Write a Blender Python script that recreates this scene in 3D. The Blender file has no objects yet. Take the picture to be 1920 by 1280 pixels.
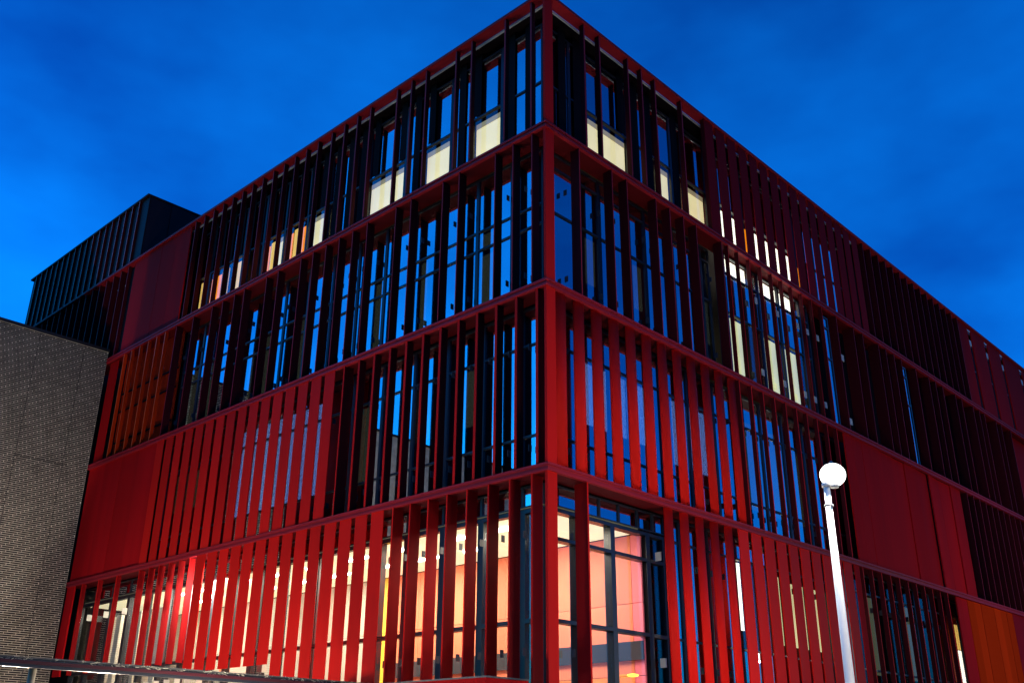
import bpy, math, random
from mathutils import Matrix, Vector
random.seed(7)
SC = bpy.context.scene
COL = SC.collection

# ------------------------------------------------------------------ camera
CAMP = Vector((12.96135, -14.65859, 0.0))
YAW, PITCH, ROLL, FPX = -0.7623098, 0.4044833, 0.0085428, 1855.838
fw = Vector((math.sin(YAW) * math.cos(PITCH), math.cos(YAW) * math.cos(PITCH), math.sin(PITCH)))
rt = Vector((math.cos(YAW), -math.sin(YAW), 0))
up = rt.cross(fw)
R_ = math.cos(ROLL) * rt + math.sin(ROLL) * up
U_ = -math.sin(ROLL) * rt + math.cos(ROLL) * up
cd = bpy.data.cameras.new('camera')
cd.sensor_width = 36.0
cd.lens = FPX / 1920 * 36
cd.clip_end = 2000
cam = bpy.data.objects.new('camera', cd)
COL.objects.link(cam)
m = Matrix((R_, U_, -fw)).transposed().to_4x4()
m.translation = CAMP
cam.matrix_world = m
SC.camera = cam

# ------------------------------------------------------------------ dusk sky
SUN_EL, SUN_ROT = math.radians(4.0), math.radians(-135)
w = bpy.data.worlds.new('World')
SC.world = w
w.use_nodes = True
nt = w.node_tree
for n in list(nt.nodes): nt.nodes.remove(n)
def N(t, **k):
    n = nt.nodes.new(t)
    for a, b in k.items(): setattr(n, a, b)
    return n
out = N('ShaderNodeOutputWorld'); bg = N('ShaderNodeBackground')
sky = N('ShaderNodeTexSky', sky_type='NISHITA', sun_disc=False, sun_elevation=SUN_EL, sun_rotation=SUN_ROT)
sky.air_density = 1.0; sky.dust_density = 0.3; sky.ozone_density = 4.0
tc = N('ShaderNodeTexCoord')
mp = N('ShaderNodeMapping'); mp.inputs['Scale'].default_value = (1.6, 1.6, 3.2)
nz = N('ShaderNodeTexNoise'); nz.inputs['Scale'].default_value = 1.5; nz.inputs['Detail'].default_value = 5; nz.inputs['Roughness'].default_value = .5
cr = N('ShaderNodeValToRGB')
cr.color_ramp.elements[0].position = .38; cr.color_ramp.elements[0].color = (.66, .58, .68, 1)
cr.color_ramp.elements[1].position = .66; cr.color_ramp.elements[1].color = (1.3, 1.5, 1.25, 1)
t1 = N('ShaderNodeMixRGB', blend_type='MULTIPLY'); t1.inputs[0].default_value = 1
t1.inputs[2].default_value = (.05, 1.78, 4.1, 1)
t2 = N('ShaderNodeMixRGB', blend_type='MULTIPLY'); t2.inputs[0].default_value = 1
sx = N('ShaderNodeSeparateXYZ'); gr = N('ShaderNodeMapRange')
gr.inputs[1].default_value = -1; gr.inputs[2].default_value = 1; gr.inputs[3].default_value = 1.15; gr.inputs[4].default_value = .42
t3 = N('ShaderNodeMixRGB', blend_type='MULTIPLY'); t3.inputs[0].default_value = 1
L = nt.links
L.new(tc.outputs['Generated'], sx.inputs[0]); L.new(sx.outputs[0], gr.inputs[0]); L.new(gr.outputs[0], t3.inputs[2])
L.new(tc.outputs['Generated'], mp.inputs[0]); L.new(mp.outputs[0], nz.inputs[0]); L.new(nz.outputs['Fac'], cr.inputs[0])
L.new(sky.outputs[0], t1.inputs[1]); L.new(t1.outputs[0], t2.inputs[1]); L.new(cr.outputs[0], t2.inputs[2])
L.new(t2.outputs[0], t3.inputs[1]); L.new(t3.outputs[0], bg.inputs[0]); L.new(bg.outputs[0], out.inputs[0])
bg.inputs[1].default_value = 0.15

vs = SC.view_settings
vs.view_transform = 'Standard'; vs.look = 'None'; vs.exposure = 0.0; vs.gamma = 1.0; vs.use_curve_mapping = False
SC.cycles.use_denoising = True
SC.cycles.max_bounces = 7
SC.cycles.transparent_max_bounces = 10
SC.cycles.sample_clamp_indirect = 4.0

# ------------------------------------------------------------------ materials
def mat(name, col, rough=.5, metal=0.0, spec=.5, noise=0.0, nscale=6.0, bump=0.0, coat=0.0, streak=False):
    M = bpy.data.materials.new(name); M.use_nodes = True
    t = M.node_tree; b = t.nodes['Principled BSDF']
    b.inputs['Base Color'].default_value = (*col, 1); b.inputs['Roughness'].default_value = rough
    b.inputs['Metallic'].default_value = metal; b.inputs['Specular IOR Level'].default_value = spec
    b.inputs['Coat Weight'].default_value = coat; b.inputs['Coat Roughness'].default_value = .25
    if noise or bump:
        c = t.nodes.new('ShaderNodeTexCoord'); mpn = t.nodes.new('ShaderNodeMapping')
        if streak: mpn.inputs['Scale'].default_value = (1, 1, .12)
        oi = t.nodes.new('ShaderNodeObjectInfo')
        n = t.nodes.new('ShaderNodeTexNoise'); n.noise_dimensions = '4D'
        n.inputs['Scale'].default_value = nscale; n.inputs['Detail'].default_value = 4
        ml = t.nodes.new('ShaderNodeMath'); ml.operation = 'MULTIPLY'; ml.inputs[1].default_value = 40
        t.links.new(oi.outputs['Random'], ml.inputs[0]); t.links.new(ml.outputs[0], n.inputs['W'])
        t.links.new(c.outputs['Object'], mpn.inputs[0]); t.links.new(mpn.outputs[0], n.inputs['Vector'])
        if noise:
            r = t.nodes.new('ShaderNodeMapRange')
            r.inputs[3].default_value = 1 - noise; r.inputs[4].default_value = 1 + noise
            r.inputs[1].default_value = .25; r.inputs[2].default_value = .75
            v = t.nodes.new('ShaderNodeMixRGB'); v.blend_type = 'MULTIPLY'; v.inputs[0].default_value = 1
            v.inputs[1].default_value = (*col, 1)
            t.links.new(n.outputs['Fac'], r.inputs[0]); t.links.new(r.outputs[0], v.inputs[2])
            rv = t.nodes.new('ShaderNodeMapRange'); rv.inputs[3].default_value = .84; rv.inputs[4].default_value = 1.14
            v2 = t.nodes.new('ShaderNodeMixRGB'); v2.blend_type = 'MULTIPLY'; v2.inputs[0].default_value = 1
            t.links.new(oi.outputs['Random'], rv.inputs[0]); t.links.new(v.outputs[0], v2.inputs[1]); t.links.new(rv.outputs[0], v2.inputs[2])
            t.links.new(v2.outputs[0], b.inputs['Base Color'])
            r2 = t.nodes.new('ShaderNodeMapRange'); r2.inputs[3].default_value = max(.02, rough - .1); r2.inputs[4].default_value = rough + .1
            t.links.new(n.outputs['Fac'], r2.inputs[0]); t.links.new(r2.outputs[0], b.inputs['Roughness'])
        if bump:
            bm_ = t.nodes.new('ShaderNodeBump'); bm_.inputs['Strength'].default_value = bump; bm_.inputs['Distance'].default_value = .01
            t.links.new(n.outputs['Fac'], bm_.inputs['Height']); t.links.new(bm_.outputs[0], b.inputs['Normal'])
    return M
def emis(name, col, s, noise=0.0):
    M = bpy.data.materials.new(name); M.use_nodes = True
    t = M.node_tree; b = t.nodes['Principled BSDF']
    b.inputs['Base Color'].default_value = (*[min(.8, c) for c in col], 1); b.inputs['Roughness'].default_value = .8
    b.inputs['Emission Color'].default_value = (*col, 1); b.inputs['Emission Strength'].default_value = s
    if noise:
        c = t.nodes.new('ShaderNodeTexCoord'); n = t.nodes.new('ShaderNodeTexNoise'); n.inputs['Scale'].default_value = 1.3
        mpn = t.nodes.new('ShaderNodeMapping'); mpn.inputs['Scale'].default_value = (1, 1, .5)
        r = t.nodes.new('ShaderNodeMapRange'); r.inputs[1].default_value = .3; r.inputs[2].default_value = .7
        r.inputs[3].default_value = s * (1 - noise); r.inputs[4].default_value = s * (1 + noise)
        t.links.new(c.outputs['Object'], mpn.inputs[0]); t.links.new(mpn.outputs[0], n.inputs['Vector'])
        t.links.new(n.outputs['Fac'], r.inputs[0]); t.links.new(r.outputs[0], b.inputs['Emission Strength'])
    return M
def glass(name, fac, tint=(1, 1, 1), rough=0.0, gcol=(.9, .95, 1, 1)):
    M = bpy.data.materials.new(name); M.use_nodes = True
    t = M.node_tree; t.nodes.clear()
    o = t.nodes.new('ShaderNodeOutputMaterial'); mx = t.nodes.new('ShaderNodeMixShader')
    tr = t.nodes.new('ShaderNodeBsdfTransparent'); tr.inputs[0].default_value = (*tint, 1)
    g = t.nodes.new('ShaderNodeBsdfGlossy'); g.inputs['Roughness'].default_value = rough
    g.inputs['Color'].default_value = gcol
    lwn = t.nodes.new('ShaderNodeLayerWeight'); lw = t.nodes.new('ShaderNodeMath'); lw.operation = 'POWER'
    lw.inputs[1].default_value = 4.0; t.links.new(lwn.outputs['Facing'], lw.inputs[0])
    a = t.nodes.new('ShaderNodeMath'); a.operation = 'ADD'; a.inputs[1].default_value = fac; a.use_clamp = True
    t.links.new(lw.outputs[0], a.inputs[0]); t.links.new(a.outputs[0], mx.inputs[0])
    t.links.new(tr.outputs[0], mx.inputs[1]); t.links.new(g.outputs[0], mx.inputs[2]); t.links.new(mx.outputs[0], o.inputs[0])
    return M
M = {}
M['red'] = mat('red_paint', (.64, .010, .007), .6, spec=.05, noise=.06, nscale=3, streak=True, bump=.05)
M['redp'] = mat('red_panel_paint', (.44, .006, .008), .8, spec=.04, noise=.22, nscale=1.2, streak=True, bump=.06)
M['maroon'] = mat('maroon_paint', (.26, .006, .012), .75, spec=.03, noise=.10, nscale=2, streak=True)
M['orange'] = mat('orange_paint', (.55, .034, .005), .75, spec=.0, noise=.08, nscale=1.5, streak=True)
M['oredge'] = mat('orange_lit_edge', (.95, .17, .05), .5, spec=.2)  # edge colour carries the light coming from inside
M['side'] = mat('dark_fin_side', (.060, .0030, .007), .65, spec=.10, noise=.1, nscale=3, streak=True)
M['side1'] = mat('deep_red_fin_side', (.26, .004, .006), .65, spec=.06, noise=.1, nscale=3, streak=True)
M['pinkedge'] = mat('pale_fin_edge', (.85, .20, .22), .45, spec=.4)
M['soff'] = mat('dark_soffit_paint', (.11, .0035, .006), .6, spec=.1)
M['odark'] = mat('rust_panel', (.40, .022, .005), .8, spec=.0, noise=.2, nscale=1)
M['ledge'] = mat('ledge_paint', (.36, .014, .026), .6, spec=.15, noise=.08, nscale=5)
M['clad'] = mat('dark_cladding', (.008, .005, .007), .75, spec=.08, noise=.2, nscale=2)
M['box'] = mat('plant_room_cladding', (.016, .008, .014), .6, spec=.15, noise=.2, nscale=2, streak=True)
M['frame'] = mat('window_frame_black', (.010, .012, .020), .35)
M['alu'] = mat('aluminium_trim', (.72, .74, .78), .35, metal=.2)
M['brk'] = mat('galvanised_bracket', (.70, .68, .60), .5, metal=.1)
M['dbrk'] = mat('dark_bracket', (.03, .03, .045), .5)
M['mortar'] = mat('mortar', (.60, .54, .43), .9, noise=.35, nscale=3)
M['brick'] = mat('dark_brick', (.008, .006, .006), .75, noise=.45, nscale=2, bump=.3)
M['brick2'] = mat('brown_brick', (.014, .010, .008), .8, noise=.45, nscale=2, bump=.3)
M['coping'] = mat('dark_coping', (.012, .012, .015), .5)
M['asphalt'] = mat('asphalt', (.05, .05, .052), .85, noise=.25, nscale=8, bump=.3)
M['pave'] = mat('paving', (.24, .23, .21), .8, noise=.2, nscale=5, bump=.2)
M['pole'] = mat('light_grey_pole_paint', (.80, .80, .78), .4, noise=.05)
M['grey'] = mat('grey_steel', (.30, .30, .30), .5)
M['post'] = mat('cream_post', (.70, .66, .55), .6)
M['salmon'] = mat('salmon_wall', (.78, .19, .085), .6, noise=.04, nscale=1)
M['salmon2'] = mat('orange_wall', (.84, .23, .045), .6, noise=.04, nscale=1)
M['pinkw'] = mat('pink_wall', (.80, .15, .19), .6, noise=.04, nscale=1)
M['yellow'] = mat('yellow_wall', (.80, .48, .03), .6)
M['beige'] = mat('beige_wall', (.42, .36, .30), .7, noise=.1, nscale=1)
M['cream'] = emis('ceiling_glow', (1.0, .90, .56), .82, .08)  # cream ceiling given its own glow to look lit
M['dband'] = mat('dark_reflection', (.03, .032, .04), .4)  # dark tone of a reflection in the lobby glass
M['lit'] = emis('lit_blind', (1.0, .86, .44), .90, .13)
M['litd'] = emis('lit_blind_head', (.55, .46, .26), .42)
M['lito'] = emis('lit_orange_glow', (1.0, .27, .0), 1.25, .2)  # orange glow stands in for window light on fin sides
M['litw'] = emis('lit_white', (1.0, .96, .76), 2.2, .08)
M['litg'] = emis('lit_green_white', (.80, .80, .40), .85, .22)
M['lity'] = emis('lit_amber', (1.0, .62, .14), .95, .1)
M['spotl'] = emis('downlight_glass', (1.0, .9, .7), 1.2)
M['tube'] = emis('tube_light', (1.0, .97, .88), 22)
M['lamp'] = emis('street_lamp_glass', (1.0, .98, .92), 5)
M['ambglow'] = emis('amber_reflection_glow', (1.0, .45, .05), 3)  # glow of a lamp reflected in the glass
M['dimb'] = mat('dim_blind', (.30, .30, .22), .8, noise=.15, nscale=1)
M['dimb'].node_tree.nodes['Principled BSDF'].inputs['Emission Color'].default_value = (.35, .36, .22, 1)
M['dimb'].node_tree.nodes['Principled BSDF'].inputs['Emission Strength'].default_value = .5
M['palb'] = mat('blue_glow_blind', (.7, .75, .85), .8, noise=.1, nscale=1)  # blue glow puts the reflected sky into the blind
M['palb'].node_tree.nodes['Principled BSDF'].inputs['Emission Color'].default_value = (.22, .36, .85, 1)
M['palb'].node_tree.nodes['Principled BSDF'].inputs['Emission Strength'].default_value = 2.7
M['glass'] = glass('clear_glass', .03, (.96, .97, .98))
M['mglass'] = glass('mirror_glass', .55, (.55, .6, .62), 0.0, (.78, .82, .86, 1))
M['dull'] = glass('dull_glass', .02, (.6, .62, .62), 0.0, (.35, .4, .42, 1))
M['debris'] = mat('dry_leaves', (.55, .52, .42), .9, noise=.3, nscale=20)

# ------------------------------------------------------------------ mesh helpers
W = {}            # world matrices of objects made here
CACHE = {}
def raw(name, verts, faces, material, smooth=False):
    me = bpy.data.meshes.new(name); me.from_pydata(verts, [], faces); me.materials.append(material)
    if smooth:
        for f in me.polygons: f.use_smooth = True
    me.update(); return me
BF = [(0, 3, 2, 1), (4, 5, 6, 7), (0, 1, 5, 4), (1, 2, 6, 5), (2, 3, 7, 6), (3, 0, 4, 7)]
def boxv(x0, x1, y0, y1, z0, z1):
    return [(x0, y0, z0), (x1, y0, z0), (x1, y1, z0), (x0, y1, z0), (x0, y0, z1), (x1, y0, z1), (x1, y1, z1), (x0, y1, z1)]
def boxmesh(sx, sy, sz, mk):
    k = ('b', round(sx, 4), round(sy, 4), round(sz, 4), mk)
    if k not in CACHE: CACHE[k] = raw('box', boxv(-sx / 2, sx / 2, -sy / 2, sy / 2, -sz / 2, sz / 2), BF, M[mk])
    return CACHE[k]
def finmesh(sx, sy, sz, front, side):
    k = ('f', round(sx, 4), round(sy, 4), round(sz, 4), front, side)
    if k not in CACHE:
        me = raw('fin', boxv(-sx / 2, sx / 2, -sy / 2, sy / 2, -sz / 2, sz / 2), BF, M[side]); me.materials.append(M[front])
        me.polygons[2].material_index = 1
        CACHE[k] = me
    return CACHE[k]
def multi(boxes, mk, name='piece'):
    v, f = [], []
    for b in boxes:
        n = len(v); v += boxv(*b); f += [tuple(i + n for i in q) for q in BF]
    return raw(name, v, f, M[mk])
def link(name, me, loc=(0, 0, 0), rotz=0.0, parent=None):
    o = bpy.data.objects.new(name, me); COL.objects.link(o)
    o.location = loc; o.rotation_euler = (0, 0, rotz)
    wm = Matrix.Translation(Vector(loc)) @ Matrix.Rotation(rotz, 4, 'Z'); W[o.name] = wm
    if parent is not None:
        o.parent = parent; o.matrix_parent_inverse = W[parent.name].inverted()
    return o
def tag(o, label=None, cat=None, group=None, kind=None):
    if label: o['label'] = label
    if cat: o['category'] = cat
    if group: o['group'] = group
    if kind: o['kind'] = kind
    return o
def wbox(name, x0, x1, y0, y1, z0, z1, mk, parent=None):
    return link(name, boxmesh(x1 - x0, y1 - y0, z1 - z0, mk), ((x0 + x1) / 2, (y0 + y1) / 2, (z0 + z1) / 2), 0, parent)
# facade coordinates: u along the face from the corner, d depth inwards, z up
def fpos(face, u, d, z): return (-u, d, z) if face == 'L' else (-d, u, z)
def fbox(name, face, u0, u1, d0, d1, z0, z1, mk, parent=None, rot=0.0):
    me = boxmesh(u1 - u0, d1 - d0, z1 - z0, mk)
    rz = -rot if face == 'L' else rot + math.pi / 2
    return link(name, me, fpos(face, (u0 + u1) / 2, (d0 + d1) / 2, (z0 + z1) / 2), rz, parent)
def fmulti(name, face, boxes, mk, parent=None, origin=None):
    """several boxes (u0,u1,d0,d1,z0,z1) joined in one mesh"""
    o = origin or (boxes[0][0], boxes[0][2], boxes[0][4])
    O = fpos(face, *o); bb = []
    for (u0, u1, d0, d1, z0, z1) in boxes:
        a = fpos(face, u0, d0, z0); b = fpos(face, u1, d1, z1)
        bb.append((min(a[0], b[0]) - O[0], max(a[0], b[0]) - O[0], min(a[1], b[1]) - O[1], max(a[1], b[1]) - O[1], z0 - O[2], z1 - O[2]))
    return link(name, multi(bb, mk, name), O, 0, parent)

GZ = -1.6
# ------------------------------------------------------------------ ground and roads
g = link('ground', raw('ground', [(-400, -400, GZ - .02), (400, -400, GZ - .02), (400, 400, GZ - .02), (-400, 400, GZ - .02)], [(0, 1, 2, 3)], M['asphalt']))
tag(g, 'dark asphalt ground around the red building', kind='structure')
pv = multi([(-60, 3.2, -2.6, 0.2, -.01, .12), (.2, 3.2, .2, 70, -.01, .12)], 'pave')
tag(link('pavement', pv, (0, 0, GZ)), 'grey paved strip along the foot of the facade', kind='structure')

# ------------------------------------------------------------------ the red building
ZR, ZA, ZB, ZC, ZF = 18.0, 14.0, 9.82, 5.62, 1.2
ULEN, RLEN = 32.5, 48.0
LH = .085
GD = .55
B = link('red_building', None, (0, 0, GZ))
tag(B, 'four storey red office building wrapped in vertical metal fins, with lit corner lobby', 'building')

# inner opaque core (behind the glazing); the corner lobby is left hollow
def core(x0, x1, y0, y1, z0, z1, nm='core_wall'): return wbox(nm, x0, x1, y0, y1, z0, z1, 'clad', B)
core(-ULEN, -.95, .95, RLEN, ZC + .1, ZR - .16)
core(-ULEN, -22.3, .95, RLEN, GZ, ZC + .1)
core(-22.3, -.95, 8.05, RLEN, GZ, ZC + .1)
wbox('roof_deck', -ULEN, -.30, .30, RLEN, ZR - .06, ZR - .005, 'clad', B)
wbox('floor_slab', -22.3, -.65, .65, 8.05, GZ, GZ + .12, 'beige', B)

# ledges: an upper lip, a recessed web and a lower lip
for zc in (ZA, ZB, ZC):
    uend = 22.25 if zc < 14 else ULEN
    fmulti('ledge', 'L', [(-.04, uend, -.04, .06, zc + .035, zc + LH), (-.005, uend, -.005, .06, zc - .035, zc + .035),
                          (-.04, uend, -.04, .06, zc - LH, zc - .035)], 'ledge', B)
    fmulti('ledge', 'R', [(.06, RLEN, -.04, .06, zc + .035, zc + LH), (.06, RLEN, -.005, .06, zc - .035, zc + .035),
                          (.06, RLEN, -.04, .06, zc - LH, zc - .035)], 'ledge', B)
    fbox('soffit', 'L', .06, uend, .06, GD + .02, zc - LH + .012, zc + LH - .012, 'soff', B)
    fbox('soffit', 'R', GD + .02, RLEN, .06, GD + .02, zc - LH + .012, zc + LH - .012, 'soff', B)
fmulti('roof_edge', 'L', [(-.05, ULEN, -.05, .26, ZR - .05, ZR), (-.05, 22, -.05, -.01, ZR - .005, ZR + .03)], 'ledge', B)
fmulti('roof_edge', 'R', [(.26, RLEN, -.05, .26, ZR - .05, ZR), (-.01, RLEN, -.05, -.01, ZR - .005, ZR + .03)], 'ledge', B)
fbox('soffit_trim', 'L', .26, 21.4, .262, .30, ZR - .115, ZR - .062, 'alu', B)
fbox('soffit_trim', 'R', .302, RLEN, .262, .30, ZR - .115, ZR - .062, 'alu', B)

TZ = {4: (ZA + LH, ZR - .05), 3: (ZB + LH, ZA - LH), 2: (ZC + LH, ZB - LH), 1: (ZF, ZC - LH)}
BRK = {}
nf = 0
def bracket(face, f, u, tier, dback, rot=0):
    """two angle plates tying the fin back to the window frame"""
    if tier == 4: return
    z0 = {3: ZB, 2: ZC, 1: ZC - 4.2}[tier]
    mk = 'brk' if (face == 'L' and tier == 1 and u > 13) or (face == 'R' and tier == 3 and u > 7.8) or (face == 'R' and tier == 1 and 4 < u < 4.5) else 'dbrk'
    for z in (z0 + .60, z0 + 2.95):
        fbox('bracket', face, u - .006, u + .006, max(dback, GD - (.2 if mk == 'brk' else .13)), GD - .03, z, z + (.20 if mk == 'brk' else .15), mk, f)
def fin(face, tier, u, wd, dp, rot=0.0, mk='red', d0=.0, zb=None, brk=True, zt=None):
    global nf; nf += 1
    z0, z1 = TZ[tier]
    if zb is not None: z0 = zb
    if zt is not None: z1 = zt
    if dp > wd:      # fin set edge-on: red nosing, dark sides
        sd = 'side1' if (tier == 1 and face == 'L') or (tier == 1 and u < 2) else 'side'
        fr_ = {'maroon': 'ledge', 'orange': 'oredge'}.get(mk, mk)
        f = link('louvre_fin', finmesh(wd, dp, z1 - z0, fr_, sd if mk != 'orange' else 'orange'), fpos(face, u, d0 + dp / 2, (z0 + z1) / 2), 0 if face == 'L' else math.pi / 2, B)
    else:
        f = fbox('louvre_fin', face, u - wd / 2, u + wd / 2, d0, d0 + dp, z0, z1, mk, B, rot)
    if brk: bracket(face, f, u, tier, max(d0 + dp, .05))
    return f
def blade(face, tier, u, wd, sag, mk='red', zb=None, rot=0.0):
    """curved blade: convex outwards"""
    global nf; nf += 1
    z0, z1 = TZ[tier]
    if zb is not None: z0 = zb
    k = ('arc', face, wd, sag, round(z1 - z0, 3), mk)
    if k not in CACHE:
        v, f = [], []; n = 10; t = .02; h = (z1 - z0) / 2
        pts = []
        for i in range(n + 1):
            a = -1 + 2 * i / n
            pts.append((a * wd / 2, sag * (a * a), 0))
        inner = [(x, y + t, 0) for x, y, _ in reversed(pts)]
        ring = [(x, y) for x, y, _ in pts] + [(x, y) for x, y, _ in inner]
        if face == 'L': ring = [(-x, y) for x, y in reversed(ring)]
        else: ring = [(-y, x) for x, y in ring]
        m_ = len(ring)
        v = [(x, y, -h) for x, y in ring] + [(x, y, h) for x, y in ring]
        f = [(i, (i + 1) % m_, (i + 1) % m_ + m_, i + m_) for i in range(m_)]
        for i in range(n):
            a, b, c, d = i, i + 1, m_ - 2 - i, m_ - 1 - i
            f.append((a, d, c, b)); f.append((a + m_, b + m_, c + m_, d + m_))
        me = raw('blade', v, f, M[mk], True)
        CACHE[k] = me
    o = link('louvre_fin', CACHE[k], fpos(face, u, .04, (z0 + z1) / 2), rot, B)
    bracket(face, o, u, tier, .16)
    return o

# corner post, one length per storey
for t in (4, 3, 2, 1):
    z0, z1 = TZ[t]
    wbox('corner_post', -.07, -.005, .0, .30, z0, z1, 'red', B)

# --- left face
for u in (.47, 1.38, 2.62, 3.23, 4.45, 5.07, 5.70, 6.91, 7.53, 8.16, 8.79): fin('L', 4, u, .05, .13, mk='maroon')
for k in range(13): fin('L', 4, 9.50 + .611 * k, .035, .16, mk='maroon')
for u in (.44, 1.06, 1.66, 2.95, 3.56, 4.81, 5.43, 6.66, 7.31, 7.93, 8.56, 9.19, 9.80, 10.98, 11.61, 12.86, 13.43, 14.14, 14.78, 15.98, 17.11):
    fin('L', 3, u, .03, .25, mk='maroon')
for u in (17.88, 18.48, 19.09, 19.70, 20.33, 20.91): fin('L', 3, u, .03, .12, mk='orange', brk=(u in (18.48, 19.70, 20.91)))  # orange colour stands in for interior light on these fins
for k in range(11): fin('L', 2, .29 + .628 * k, .075, .21)
fin('L', 2, 7.20, .05, .30)
for k in range(16): fin('L', 2, 7.82 + .611 * k, .44, .02, rot=math.radians(random.uniform(-1, 1)))
for u in (.44, 1.07, 1.70, 2.36, 3.00, 3.62, 4.24, 4.85): fin('L', 1, u, .045, .31)
for k in range(14): fin('L', 1, 5.42 + .614 * k, .46, .02, rot=math.radians(random.uniform(-1.5, 1.5)), zb=2.3 if k > 6 else None)
for u in (14.05, 14.63, 15.23, 15.84, 16.45, 17.08): fin('L', 1, u, .03, .20, zb=2.6)
for u in (18.57, 19.84, 21.06): fin('L', 1, u, .07, .14, zb=2.6)
fbox('wall_panel', 'L', 21.72, 22.25, .03, .09, 2.6, ZC - LH, 'redp', B)
# solid folded sheets at the far end, several widths with slight folds
def panels(face, t, us, mk, d=.05, z0=None, z1=None, fold=.012, rot=.25):
    a, b = TZ[t]
    a = z0 if z0 is not None else a; b = z1 if z1 is not None else b
    for i in range(len(us) - 1):
        dd = d + (fold if i % 2 else 0)
        fbox('wall_panel', face, us[i] + .008, us[i + 1] - .008, dd, dd + .04, a + .002, b - .002, mk, B, math.radians(random.uniform(-1, 1) * rot))
panels('L', 4, [17.2, 18.26, 19.32, 20.38, 21.44], 'redp', fold=.004)
panels('L', 2, [17.24, 18.5, 19.74, 20.98, 22.24], 'redp', fold=.006)
panels('L', 3, [21.6, 22.24], 'redp', d=.12)
panels('L', 3, [17.3, 18.4, 19.5, 20.6, 21.5], 'odark', d=.42, fold=.01)
for zz in (11.8, 12.5, 10.6): fbox('cross_rail', 'L', 17.3, 21.5, .36, .40, zz, zz + .05, 'clad', B)
fbox('wall_panel', 'L', 21.5, 22.2, .16, .2, ZA + LH, ZR - .12, 'clad', B)
for i, u in enumerate([21.95 + .62 * k for k in range(17)]):
    fin('L', 4, u, .03, .22, mk='maroon', brk=False, d0=.03)
for k in range(16):
    fbox('soffit_trim', 'L', 22.15 + .62 * k, 22.5 + .62 * k, .5, .54, 17.62, 17.68, 'alu', B)

# --- right face
for u in (1.55, 2.19, 3.43, 4.06, 4.69, 6.00, 7.22): fin('R', 4, u, .05, .14, mk='maroon')
for k in range(16): fin('R', 4, 7.43 + .638 * k, .47, .02, mk='maroon', rot=math.radians(random.uniform(-1.5, 1.5)))
for k in range(15): fin('R', 4, 17.72 + .645 * k, .03, .30, mk='maroon', brk=False)
slots = [28.15, 30.15, 32.12, 34.72, 37.3, 39.9]
us = [26.85] + slots
for i in range(len(us)):
    a = us[i] + (.20 if i else 0); b = (us[i + 1] - .20) if i + 1 < len(us) else RLEN - .05
    fbox('wall_panel', 'R', a, b, .03, .08, ZA + LH, ZR - .05, 'redp', B)
    if i: fbox('bracket', 'R', us[i] - .15, us[i] + .17, .07, .10, 17.1, 17.36, 'brk', B); fbox('slot_trim', 'R', us[i] - .19, us[i] + .19, .05, .09, 17.78, 17.84, 'alu', B)
for u in (1.24, 2.53, 3.15, 4.42, 5.05, 5.70, 6.32, 7.61): fin('R', 3, u, .03, .27, mk='maroon')
for i, u in enumerate((7.95, 8.50, 9.13, 9.78, 10.42, 11.04, 11.65, 12.29, 12.92, 13.60)):
    f_ = fin('R', 3, u, .03, .12, mk='red', brk=False)
    if i in (0, 3, 5, 7, 8, 9):
        for z in (10.42, 12.72): fbox('bracket', 'R', u - .17, u - .03, .20, .215, z, z + .2, 'brk', f_)
for u in (14.62, 15.88, 16.58, 17.83, 18.44, 19.11, 19.73, 21.02, 22.23, 22.88, 23.58, 24.86, 25.52, 26.75, 27.44, 28.02, 29.38, 29.98, 31.18):
    fin('R', 3, u, .03, .40, mk='maroon', brk=False)
for u in (15.4, 21.28, 23.80, 25.70, 28.27, 30.19):
    for z in (12.62, 10.36): fbox('bracket', 'R', u - .12, u + .10, .30, .32, z, z + .22, 'brk', B)
for k in range(12): blade('R', 2, .56 + .645 * k, .38, .05)
for k in range(10): fin('R', 2, 7.92 + .63 * k, .045, .12, mk='red')
panels('R', 2, [14.15, 14.75, 15.38, 16.02, 16.68], 'redp', fold=.006)
panels('R', 2, [16.68 + 1.006 * k for k in range(8)], 'redp', d=.08, fold=.03, rot=4.0)
for k in range(13): fin('R', 2, 24.20 + .65 * k, .03, .30, mk='maroon', brk=False)
panels('R', 2, [33.0, 35.0, 37.0, 39.0], 'redp')
fin('R', 1, 1.27, .05, .34)
for k in range(5): blade('R', 1, 4.33 + .645 * k, .36, .05)
for k in range(10): fin('R', 1, 7.47 + .636 * k, .47, .03, mk='red', rot=math.radians(random.uniform(-2, 2)))
fin('R', 1, 13.78, .3, .03, mk='redp')
for k in range(11): fin('R', 1, 14.17 + .64 * k, .04, .14, mk='red')
panels('R', 1, [21.42, 21.9, 22.45], 'redp')
panels('R', 1, [22.45 + .65 * k for k in range(8)], 'orange', fold=.01)
panels('R', 1, [27.0, 30.0, 33.0, 36.0], 'maroon')
panels('R', 3, [31.4, 34.0, 37.0, 40.0], 'redp', d=.3)

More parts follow.
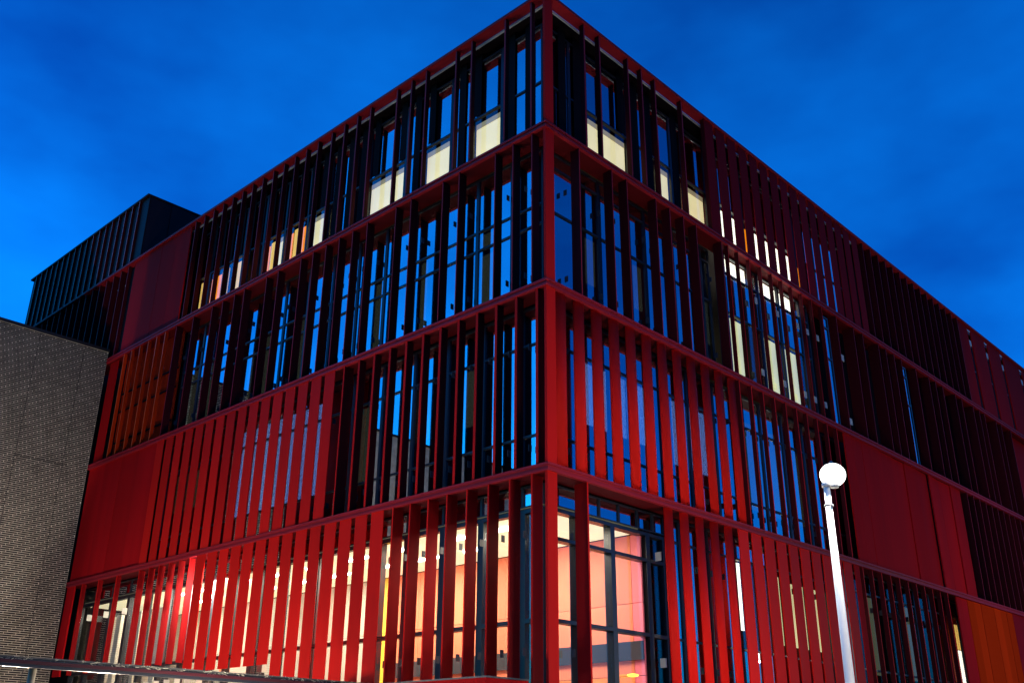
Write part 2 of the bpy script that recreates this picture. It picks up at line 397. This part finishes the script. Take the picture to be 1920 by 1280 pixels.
# ------------------------------------------------------------------ glazing
DULL = False
def window(face, u0, u1, z0, z1, bars=(), kind='dark', blinds=(), fr=.05, dep=.08, d=GD, mk='frame', panes=1):
    """window part: joined frame; panes and blinds are its children. blinds: (u0,u1,z0,z1,material)"""
    bx = [(u0, u0 + fr, d, d + dep, z0, z1), (u1 - fr, u1, d, d + dep, z0, z1),
          (u0 + fr, u1 - fr, d, d + dep, z0, z0 + fr), (u0 + fr, u1 - fr, d, d + dep, z1 - fr, z1)]
    for z in bars: bx.append((u0 + fr, u1 - fr, d - .006, d + dep, z - fr / 2, z + fr / 2))
    wn = fmulti('window', face, bx, mk, B)
    zz = [z0 + fr] + sorted(bars) + [z1 - fr]
    zz2 = []
    for i in range(len(zz) - 1):
        a = zz[i] + (fr / 2 if i else 0); b = zz[i + 1] - (fr / 2 if i < len(zz) - 2 else 0)
        zz2.append((a, b))
    for a, b in zz2:
        kk = 'glass' if kind == 'clear' else ('dull' if DULL else 'mglass')
        if kind == 'mix' and any(q[4].startswith('lit') and abs((a + b) / 2 - (q[2] + q[3]) / 2) < (q[3] - q[2]) / 2 + .1 for q in blinds): kk = 'glass'
        me = boxmesh(u1 - u0 - 2 * fr, .012, b - a, kk)
        p = link('pane', me, fpos(face, (u0 + u1) / 2, d + dep * .45, (a + b) / 2),
                 (0 if face == 'L' else math.pi / 2) + math.radians(random.uniform(-.25, .25)), wn)
    for (a, b, c, e, mk2) in blinds:
        if mk2 == 'lit' and b - a > .5:
            fbox('blind_box', face, a, b, d + dep + .05, d + dep + .075, e - .16, e, 'litd', wn)
            fbox('blind', face, a, b, d + dep + .06, d + dep + .075, c + .30, e - .165, mk2, wn)
            fbox('blind', face, a, b, d + dep + .065, d + dep + .08, c, c + .292, mk2, wn)
        else: fbox('blind', face, a, b, d + dep + .06, d + dep + .075, c, e, mk2, wn)
    return wn

def row(face, us, z0, z1, bars, lit=(), dim=(), d=GD):
    for i in range(len(us) - 1):
        a, b = us[i], us[i + 1]; bl = []
        for (l0, l1, c, e, mk2) in list(lit) + list(dim):
            x0, x1 = max(a + .03, l0), min(b - .03, l1)
            if x1 - x0 > .08: bl.append((x0, x1, c, e, mk2))
        window(face, a, b, z0, z1, bars, 'mix' if bl else 'dark', bl, d=d)
def grid(a, b, p):
    n = max(1, round((b - a) / p)); return [a + (b - a) * i / n for i in range(n + 1)]
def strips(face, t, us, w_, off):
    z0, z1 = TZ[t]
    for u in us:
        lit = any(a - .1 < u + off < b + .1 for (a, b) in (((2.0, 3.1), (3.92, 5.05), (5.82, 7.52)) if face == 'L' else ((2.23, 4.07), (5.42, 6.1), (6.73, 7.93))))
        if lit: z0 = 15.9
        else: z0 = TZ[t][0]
        fbox('reflection_strip', face, u + off - w_ / 2, u + off + w_ / 2, GD - .012, GD - .008, z0 + .02, z1 - .02, 'clad', B)  # dark strip stands in for the fin's reflection in the glass
# tier 4
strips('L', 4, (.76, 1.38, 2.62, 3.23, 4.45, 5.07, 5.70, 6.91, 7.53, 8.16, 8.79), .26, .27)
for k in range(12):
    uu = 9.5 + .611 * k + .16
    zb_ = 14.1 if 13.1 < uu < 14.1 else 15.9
    fbox('reflection_strip', 'L', uu - .21, uu + .21, GD - .012, GD - .008, zb_, ZR - .08, 'clad', B)  # dark fin reflections further along, built as strips
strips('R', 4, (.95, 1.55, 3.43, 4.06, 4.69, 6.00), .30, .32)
litL4 = [(a, b, 14.1, 15.78, 'lit') for a, b in ((2.0, 3.1), (3.92, 5.05), (5.82, 7.52), (9.45, 10.6), (11.8, 12.4))] + [(a, b, 14.1, 15.78, 'lity') for a, b in ((11.1, 11.4), (12.4, 12.7), (14.5, 14.8), (15.25, 15.7), (16.6, 17.1))] + [(a, b, 14.1, 15.7, 'lito') for a, b in ((10.65, 10.95), (11.45, 11.7), (12.75, 13.2), (13.6, 13.75), (14.2, 14.48), (15.75, 16.0), (16.32, 16.55))]  # lito pieces: lit fin sides drawn as glowing orange blinds
row('L', [.58, 2.0, 3.1, 3.92, 5.05, 5.82, 7.52, 8.2, 9.45, 10.5, 11.75, 13.0, 14.2, 15.2, 16.3, 17.2], 14.09, 17.7, (15.87,), litL4)
litR4 = [(a, b, 14.1, 15.78, 'lit') for a, b in ((2.23, 4.07), (5.42, 6.1), (6.73, 7.93))] + [(8.6, 9.95, 14.1, 15.78, 'litw'), (10.42, 13.25, 14.1, 15.78, 'litw'), (9.98, 10.38, 14.1, 15.7, 'lito'), (13.3, 13.9, 14.1, 15.6, 'lito')]
row('R', [.58, 1.56, 2.23, 4.07, 5.42, 6.1, 6.73, 7.93, 8.6, 9.95, 10.4, 11.85, 13.3, 14.6, 15.9, 17.2], 14.09, 17.7, (15.87,), litR4)
# tier 3
dimL3 = [(2.3, 2.8, 11.86, 12.3, 'dimb'), (2.3, 2.8, 9.95, 11.7, 'dimb'), (4.82, 5.05, 9.95, 12.3, 'dimb'), (6.7, 6.95, 9.95, 12.3, 'dimb'),
         (9.9, 10.6, 9.95, 12.3, 'dimb'), (11.9, 12.5, 9.95, 12.3, 'dimb'), (15.0, 15.9, 9.95, 12.3, 'dimb'), (16.3, 17.2, 9.95, 12.3, 'dimb'), (13.0, 13.2, 9.95, 12.0, 'dimb')]
row('L', [.58] + grid(1.6, 17.3, 1.24), 9.92, 13.88, (11.8, 12.33), (), dimL3)
litR3 = [(8.25, 9.6, 13.3, 13.86, 'litw'), (10.12, 11.3, 13.3, 13.86, 'litw'), (11.36, 12.62, 13.3, 13.86, 'litw'),
         (8.25, 9.27, 9.95, 11.94, 'litg'), (10.18, 11.1, 9.95, 11.94, 'litg'), (11.48, 12.35, 9.95, 11.94, 'litg')]
dimR3 = [(2.25, 2.6, 10.85, 12.1, 'dimb'), (4.2, 4.55, 10.85, 12.1, 'dimb'), (7.4, 7.8, 10.9, 12.2, 'dimb')]
row('R', [.58, 1.9, 2.65, 3.9, 4.6, 5.9, 7.3, 7.75], 9.92, 13.88, (12.2, 13.45), (), dimR3)
row('R', [7.80, 8.20, 9.65, 10.10, 11.33, 12.68, 13.2], 9.92, 13.90, (11.99, 13.27), litR3, (), .33)
# tier 2
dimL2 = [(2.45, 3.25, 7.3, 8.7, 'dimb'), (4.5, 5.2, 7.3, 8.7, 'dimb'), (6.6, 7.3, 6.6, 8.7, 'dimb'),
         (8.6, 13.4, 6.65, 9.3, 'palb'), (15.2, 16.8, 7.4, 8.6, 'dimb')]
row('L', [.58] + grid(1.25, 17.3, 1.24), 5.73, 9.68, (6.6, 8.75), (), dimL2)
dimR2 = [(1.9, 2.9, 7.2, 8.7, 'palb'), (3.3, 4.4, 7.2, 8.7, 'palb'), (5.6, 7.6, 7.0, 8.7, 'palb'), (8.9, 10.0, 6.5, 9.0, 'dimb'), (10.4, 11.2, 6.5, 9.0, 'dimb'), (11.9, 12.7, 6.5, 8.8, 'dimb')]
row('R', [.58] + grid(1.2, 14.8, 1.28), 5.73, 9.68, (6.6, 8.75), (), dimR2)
window('R', 19.86, 20.22, 9.95, 13.7, (12.2, 13.3), 'dark', d=.08)
window('R', 13.80, 14.16, 9.95, 13.7, (12.2, 13.3), 'dark', d=.10)
for k, uu in enumerate(slots): window('R', uu - .19, uu + .19, 14.1, 17.05, (15.87,), 'dark', d=.085)
# tier 1: clear lobby glass with deep mullions
lm = [.62] + [1.22 + 1.245 * k for k in range(17)] + [22.2]
for i in range(len(lm) - 1):
    window('L', lm[i], lm[i + 1], .2, 5.0, (2.70,), 'clear', (), fr=.085, dep=.16)
    window('L', lm[i], lm[i + 1], 5.04, 5.50, (), 'dark', (), fr=.03, dep=.08)
rm = [.62, 1.60, 2.79, 4.10, 4.76]
for i in range(len(rm) - 1):
    window('R', rm[i], rm[i + 1], .2, 5.0, (2.70, 4.36), 'clear', (), fr=.075, dep=.20)
ru = [.62, 1.7, 2.35, 3.05, 3.75, 4.35, 4.76]
for i in range(len(ru) - 1): window('R', ru[i], ru[i + 1], 5.04, 5.50, (), 'dark', (), fr=.03, dep=.08)
litR1 = [(7.9, 8.3, 3.2, 4.9, 'litw'), (9.9, 10.35, 3.0, 4.8, 'litg'), (10.9, 12.6, 3.0, 4.7, 'litg'), (12.9, 14.2, 3.0, 4.6, 'litg')]
dimR1 = [(15.5, 16.1, 2.6, 4.9, 'dimb'), (18.2, 18.9, 2.6, 4.9, 'dimb'), (22.6, 23.5, 3.9, 4.75, 'lity'), (22.6, 23.5, 2.2, 3.87, 'litw')]
row('R', [4.80] + grid(5.4, 14.0, 1.23), .2, 5.52, (2.70, 4.95), litR1, ())
DULL = True
row('R', grid(14.0, 24.0, 1.25), .2, 5.52, (2.70, 4.95), (), dimR1)

def sphere_mesh2(rx, rz, n=14, m_=8):
    v, f = [], []
    for j in range(m_ + 1):
        th = -math.pi / 2 + math.pi * j / m_
        for i in range(n):
            ph = 2 * math.pi * i / n
            v.append((rx * math.cos(th) * math.cos(ph), rx * math.cos(th) * math.sin(ph), rz * math.sin(th)))
    for j in range(m_):
        for i in range(n): f.append((j * n + i, j * n + (i + 1) % n, (j + 1) * n + (i + 1) % n, (j + 1) * n + i))
    return raw('lens', v, f, M['ambglow'], True)
# ------------------------------------------------------------------ corner lobby interior
IY = 3.95
wx = [.66] + [.95 + 1.22 * k for k in range(8)]
def wallm(i, j): return ['pinkw', 'salmon', 'salmon2', 'salmon', 'salmon', 'salmon2', 'salmon', 'salmon'][i % 8] if j else 'salmon2'
wz = [GZ + .12, .2, 1.85, 3.42, 4.97]
for i in range(len(wx) - 1):
    for j in range(len(wz) - 1):
        wbox('wall_board', -wx[i + 1] + .006, -wx[i] - .006, IY + random.uniform(0, .004), IY + .06, wz[j] + .006, wz[j + 1] - .006, ('pinkw' if i < 1 else ('salmon' if j > 1 else 'salmon2')), B)
wbox('inner_wall', -22.2, -.56, IY + .07, IY + .25, GZ, 5.3, 'clad', B)
wbox('reflection_band', -9.4, -.66, IY - .06, IY - .01, 2.18, 2.58, 'dband', B)  # dark band standing in for a reflection in the lobby glass
x = wx[-1]
seq = [('yellow', 1.0), ('beige', 1.25), ('beige', 1.25), ('salmon', .5), ('beige', 1.25), ('yellow', .6), ('beige', 1.2), ('beige', 1.2), ('salmon', .6), ('beige', 1.25), ('beige', 1.25), ('beige', 1.25)]
for mk, ww in seq:
    for j in range(len(wz) - 1):
        mj = mk if j > 1 else ('salmon2' if mk == 'yellow' else 'beige')
        wbox('wall_board', -x - ww + .006, -x - .006, IY, IY + .06, wz[j] + .006, wz[j + 1] - .006, mj, B)
    x += ww
for i in range(18):
    for j in range(3):
        xa = -.70 - 1.2 * i; ya = .74 + 1.07 * j
        wbox('ceiling_panel', xa - 1.19, xa, ya, ya + 1.06, 4.985 + random.uniform(0, .003), 5.03, 'cream', B)
wbox('ceiling_void', -22.3, -.66, .66, 4.2, 5.06, 5.3, 'clad', B)
for i in range(9):
    for yy in (1.5, 2.7):
        xa = -2.0 - 1.85 * i - (.5 if yy > 2 else 0)
        wbox('tube_light', xa - .9, xa, yy, yy + .05, 4.93, 4.982, 'tube', B)
for i, xx in enumerate((-2.6, -7.0, -11.0, -18.5)):
    ld = bpy.data.lights.new('lobby_light', 'AREA'); ld.shape = 'RECTANGLE'; ld.size = 3.0; ld.size_y = 1.6
    ld.energy = (260, 330, 330, 300)[i]; ld.color = (1, .88, .68)
    lo = bpy.data.objects.new('lobby_light', ld); COL.objects.link(lo); lo.location = (xx, 2.1, 4.9)
    lo.parent = B; lo.matrix_parent_inverse = W[B.name].inverted()
ld = bpy.data.lights.new('fin_fill_light', 'AREA'); ld.shape = 'RECTANGLE'; ld.size = 1.6; ld.size_y = .3; ld.energy = 480; ld.color = (1, .9, .74)  # added light without a fitting, aimed at the fin sides
lo = bpy.data.objects.new('fin_fill_light', ld); COL.objects.link(lo); lo.location = (-13.2, 1.0, 4.85)
lo.rotation_euler = (Vector((-15.9, .05, 3.4)) - Vector(lo.location)).to_track_quat('-Z', 'Y').to_euler(); lo.parent = B; lo.matrix_parent_inverse = W[B.name].inverted()
for k, u in enumerate((17.75, 18.45, 19.15, 19.85, 20.55, 21.25)):
    wbox('inner_column', -u - .20, -u + .12, 1.25, 1.45, GZ + .12, 4.6, 'post' if k % 2 == 0 else 'beige', B)
link('amber_reflection', sphere_mesh2(.13, .035), (-.52, 3.3, 1.80), 0, B)  # glowing disc standing in for a lamp reflected in the glass
# round steel columns just inside the glass
def cyl(name, x, y, z0, z1, r0, r1, mk, parent=None, n=20, caps=True):
    h = z1 - z0
    v = [(r0 * math.cos(2 * math.pi * i / n), r0 * math.sin(2 * math.pi * i / n), 0) for i in range(n)]
    v += [(r1 * math.cos(2 * math.pi * i / n), r1 * math.sin(2 * math.pi * i / n), h) for i in range(n)]
    f = [(i, (i + 1) % n, (i + 1) % n + n, i + n) for i in range(n)]
    if caps: f += [tuple(range(n - 1, -1, -1)), tuple(range(n, 2 * n))]
    me = raw(name, v, f, M[mk])
    for p in me.polygons:
        if len(p.vertices) == 4: p.use_smooth = True
    return link(name, me, (x, y, z0), 0, parent)
for u in lm[1:-1:2]:
    if u < 21: wbox('inner_post', -u - .09, -u + .09, .74, .92, GZ + .12, 4.98, 'frame', B)

# ------------------------------------------------------------------ rooftop plant room (part of the building)
bx0, bx1 = -32.45, -21.30
wbox('roof_volume', bx0, bx1, .10, 9.0, ZR + .02, 20.90, 'box', B)
wbox('roof_cap', bx0 - .12, bx1 + .06, -.02, 9.1, 20.90, 20.97, 'box', B)
for k in range(18):
    u = 21.96 + .585 * k
    link('plant_fin', finmesh(.03, .098, 20.895 - ZR - .06, 'pinkedge', 'side'), fpos('L', u, .049, (ZR + .06 + 20.895) / 2), 0, B)
fbox('base_rail', 'L', 21.35, 32.4, -.03, .0985, ZR + .032, ZR + .058, 'ledge', B)
for k in range(5):
    wbox('side_sheet', bx1, bx1 + .03 + (.02 if k % 2 else 0), .15 + .9 * k, 1.04 + .9 * k, ZR + .02, 20.88, 'box', B)

# ------------------------------------------------------------------ brick building on the left
BX = -22.30
BB = link('brick_building', None, (BX, 0, GZ))
tag(BB, 'dark brick building with pale mortar butting against the left end of the red facade', 'building')
wbox('mortar_wall', BX - 12, BX, -22, -.02, GZ, 14.36, 'mortar', BB)
wbox('coping', BX - 12.1, BX + .06, -22.1, .0, 14.36, 14.47, 'coping', BB)
def projpx(P):
    q = Vector(P) - CAMP; z = q.dot(fw)
    return 960 + FPX * q.dot(R_) / z, 640 - FPX * q.dot(U_) / z, z
BL, BHh, CO, MJ = .375, .050, .0705, .021
cand, rest = [], []
row_n = 0; z = GZ + .02
joint = (-2.59, -.93)
while z + BHh < 14.34:
    off = .40 - (row_n * .116) % (BL + MJ)
    y = -9.9 - off
    while y < -.04:
        segs = [(max(y, -9.9), min(y + BL, -.03))]
        for jx in joint:                         # movement joints cut through the bond
            segs = [q for (p0, p1) in segs for q in ([(p0, jx - .01), (jx + .01, p1)] if p0 < jx < p1 else [(p0, p1)])]
        for y0, y1 in segs:
            if y1 - y0 < .02: continue
            px, py, dz = projpx((BX, (y0 + y1) / 2, z))
            a, _, _ = projpx((BX, y0, z)); b, _, _ = projpx((BX, y1, z))
            inn = 0 <= px <= 1920 and 0 <= py <= 1280
            (cand if inn else rest).append((abs(b - a), y0, y1, z))
        y += BL + MJ
    z += CO; row_n += 1
cand.sort(reverse=True)
rest += cand[300:]
def prd(): return random.uniform(.004, .009)
for i, (_, y0, y1, z) in enumerate(cand[:300]):
    L_b = round(y1 - y0, 2)
    link('brick', boxmesh(.02, L_b, BHh, 'brick' if random.random() < .7 else 'brick2'), (BX - .01 + prd(), (y0 + y1) / 2, z + BHh / 2), 0, BB)
for mk in ('brick', 'brick2'):
    sel = [r for r in rest if (hash((round(r[1], 2), round(r[3], 2))) % 10 < 7) == (mk == 'brick')]
    o = link('brickwork', multi([(-.01, prd(), y0, y1, z - GZ, z - GZ + BHh) for (_, y0, y1, z) in sel], mk), (BX, 0, GZ), 0, BB)
    tag(o, kind='stuff')
for jx in joint:
    wbox('movement_joint', BX + .0, BX + .003, jx - .009, jx + .009, GZ, 14.35, 'coping', BB)
wbox('movement_joint', BX + .0005, BX + .010, -2.58, -.77, 9.74, 9.757, 'coping', BB)

# ------------------------------------------------------------------ entrance canopy in front of the left face
CA = link('entrance_canopy', None, (-3.6, -4, GZ))
tag(CA, 'low flat entrance canopy with maroon edge beam crossing the bottom left of the facade', 'canopy')
cz = 1.50
M['dkmar'] = mat('dark_maroon_paint', (.06, .006, .012), .5, spec=.3)
M['gutter'] = mat('wet_grey_gutter', (.07, .07, .068), .45, noise=.4, nscale=14)
wbox('roof_sheet', -4.7, -3.72, -14.0, -1.2, cz - .05, cz - .02, 'frame', CA)
wbox('edge_strip', -3.72, -3.60, -14.0, -1.2, cz - .02, cz + .005, 'gutter', CA)
wbox('gutter_band', -3.72, -3.63, -14.0, -1.2, cz - .055, cz - .02, 'frame', CA)
wbox('edge_beam', -3.72, -3.585, -14.0, -1.2, cz - .105, cz - .055, 'dkmar', CA)
wbox('lower_beam', -3.72, -3.61, -14.0, -1.2, cz - .155, cz - .105, 'frame', CA)
wbox('roof_sheet', -6.4, -.52, -1.19, -.03, cz - .05, cz - .02, 'grey', CA)
wbox('edge_strip', -3.58, -.45, -1.22, -1.05, cz - .02, cz + .01, 'gutter', CA)
wbox('edge_strip', -.62, -.45, -1.05, -.06, cz - .02, cz + .01, 'gutter', CA)
wbox('edge_beam', -3.58, -.47, -1.20, -1.10, cz - .40, cz - .02, 'redp', CA)
wbox('edge_beam', -.60, -.47, -1.10, -.06, cz - .40, cz - .02, 'redp', CA)
# leaf litter caught along the gutter edge
v, f = [], []
for i in range(520):
    y = random.uniform(-12, -1.3)
    if math.sin(y * 5.1) + math.sin(y * 11.3 + 1) < -.2 and random.random() < .75: continue
    x = -3.60 + random.uniform(-.01, .015); z = cz + random.uniform(-.05, .0)
    a = random.uniform(0, 3.14); l = random.uniform(.012, .04); h = random.uniform(.004, .009)
    n = len(v); cy, sy = math.cos(a) * l, math.sin(a) * l * .5
    v += [(x, y - cy, z - sy), (x, y + cy, z + sy), (x + .004, y + cy, z + sy + h), (x + .004, y - cy, z - sy + h)]
    f.append((n, n + 1, n + 2, n + 3))
o = link('leaf_litter', raw('leaf_litter', v, f, M['debris']), (0, 0, 0), 0, CA); tag(o, kind='stuff')
for yy in (-7.7, -4.3): 
    cyl('post', -4.5, yy, GZ, cz - .05, .06, .06, 'post', CA)
for (xx, yy) in ((-4.2, -6.8), (-4.2, -4.9), (-4.2, -3.0)):
    cyl('downlight', xx, yy, cz - .075, cz - .051, .05, .05, 'spotl', CA, n=16)
    ld = bpy.data.lights.new('downlight_lamp', 'SPOT'); ld.energy = 110; ld.spot_size = math.radians(150); ld.color = (1, .9, .7); ld.shadow_soft_size = .06
    lo = bpy.data.objects.new('downlight_lamp', ld); COL.objects.link(lo); lo.location = (xx, yy, cz - .1)
    lo.parent = CA; lo.matrix_parent_inverse = W[CA.name].inverted()

# ------------------------------------------------------------------ street lamps
def sphere_mesh(rx, rz, mk, n=24, m_=12, zmin=-1.0):
    v, f = [], []
    for j in range(m_ + 1):
        th = -math.pi / 2 + math.pi * j / m_
        for i in range(n):
            ph = 2 * math.pi * i / n
            v.append((rx * math.cos(th) * math.cos(ph), rx * math.cos(th) * math.sin(ph), max(zmin * rz, rz * math.sin(th))))
    for j in range(m_):
        for i in range(n):
            f.append((j * n + i, j * n + (i + 1) % n, (j + 1) * n + (i + 1) % n, (j + 1) * n + i))
    return raw('globe', v, f, M[mk], True)
def street_lamp(x, y, top, ang, energy, col, label, gmat='lamp', off=.12):
    T = link('street_lamp', None, (x, y, GZ))
    tag(T, label, 'street lamp', 'street lamps around the building')
    cyl('base_plate', x, y, GZ, GZ + .05, .20, .20, 'grey', T)
    cyl('pole', x, y, GZ + .05, top - .1, .09, .05, 'pole', T, n=24)
    cyl('collar', x, y, 1.2 if top > 3 else 0, 1.26, .098, .098, 'pole', T) if False else None
    hx, hy = x + math.cos(ang) * off, y + math.sin(ang) * off
    cyl('lamp_arm', x, y, top - .16, top - .10, .075, .075, 'pole', T)
    link('lamp_globe', sphere_mesh(.205, .19, gmat), (hx, hy, top + .04), 0, T)
    cyl('lamp_hood', hx, hy, top + .18, top + .225, .10, .07, 'grey', T)
    cyl('lamp_cap', hx, hy, top + .225, top + .27, .05, .02, 'grey', T)
    cyl('lamp_collar', hx, hy, top - .17, top - .12, .07, .09, 'pole', T)
    for zz in (.45,): cyl('pole_band', x, y, top - zz - .03, top - zz, .072 + .008 * zz, .072 + .008 * zz, 'grey', T)
    ld = bpy.data.lights.new('lamp_light', 'POINT'); ld.energy = energy; ld.color = col; ld.shadow_soft_size = .24
    lo = bpy.data.objects.new('lamp_light', ld); COL.objects.link(lo); lo.location = (hx, hy, top + .04)
    lo.parent = T; lo.matrix_parent_inverse = W[T.name].inverted()
    return T
street_lamp(5.88, .14, 4.33, math.radians(42), 2000, (1, .95, .82), 'white street lamp on a tapered pole, glowing in front of the right facade')
street_lamp(8.5, 25.0, 4.33, math.radians(42), 3000, (1, .9, .76), 'added unseen street lamp lighting the far right facade')  # added out of view to light the far right facade
for i, (x, y, e, lb) in enumerate((
        (-7.8, -5.2, 1800, 'added unseen low lamp just left of the canopy, third from the brick building'), (-12.2, -5.2, 1800, 'added unseen low lamp second from the brick building'),
        (-16.8, -5.2, 1450, 'added unseen low lamp nearest the brick building'),
        (-2.7, -5.4, 1300, 'added unseen low lamp right of the canopy, nearest the corner of the left face'), (8.4, -1.2, 800, 'added unseen low lamp near the foot of the white street lamp'),
        (3.9, 5.2, 1700, 'added unseen low lamp before the right face, past the white street lamp'))):
    street_lamp(x, y, .15, math.radians(90), e, (1, .84, .66), lb)  # low lamps added out of view to light the facades
# unseen flood light, added to brighten the brick wall
FL = link('added_flood', None, (-13.0, -9.0, GZ))
tag(FL, 'added unseen flood light aimed at the dark brick wall', 'flood light')
cyl('mast', -13.0, -9.0, GZ, .85, .09, .06, 'pole', FL)
wbox('lamp_head', -13.12, -12.88, -9.2, -8.8, .85, 1.1, 'grey', FL)
ld = bpy.data.lights.new('added_flood_beam', 'SPOT'); ld.energy = 2600; ld.spot_size = math.radians(94); ld.spot_blend = .12; ld.color = (1, .95, .85); ld.shadow_soft_size = .15
lo = bpy.data.objects.new('added_flood_beam', ld); COL.objects.link(lo); lo.location = (-13.2, -9.0, 1.0)
lo.rotation_euler = (Vector((-22.3, -10.5, 7.5)) - Vector(lo.location)).to_track_quat('-Z', 'Y').to_euler()
lo.parent = FL; lo.matrix_parent_inverse = W[FL.name].inverted()
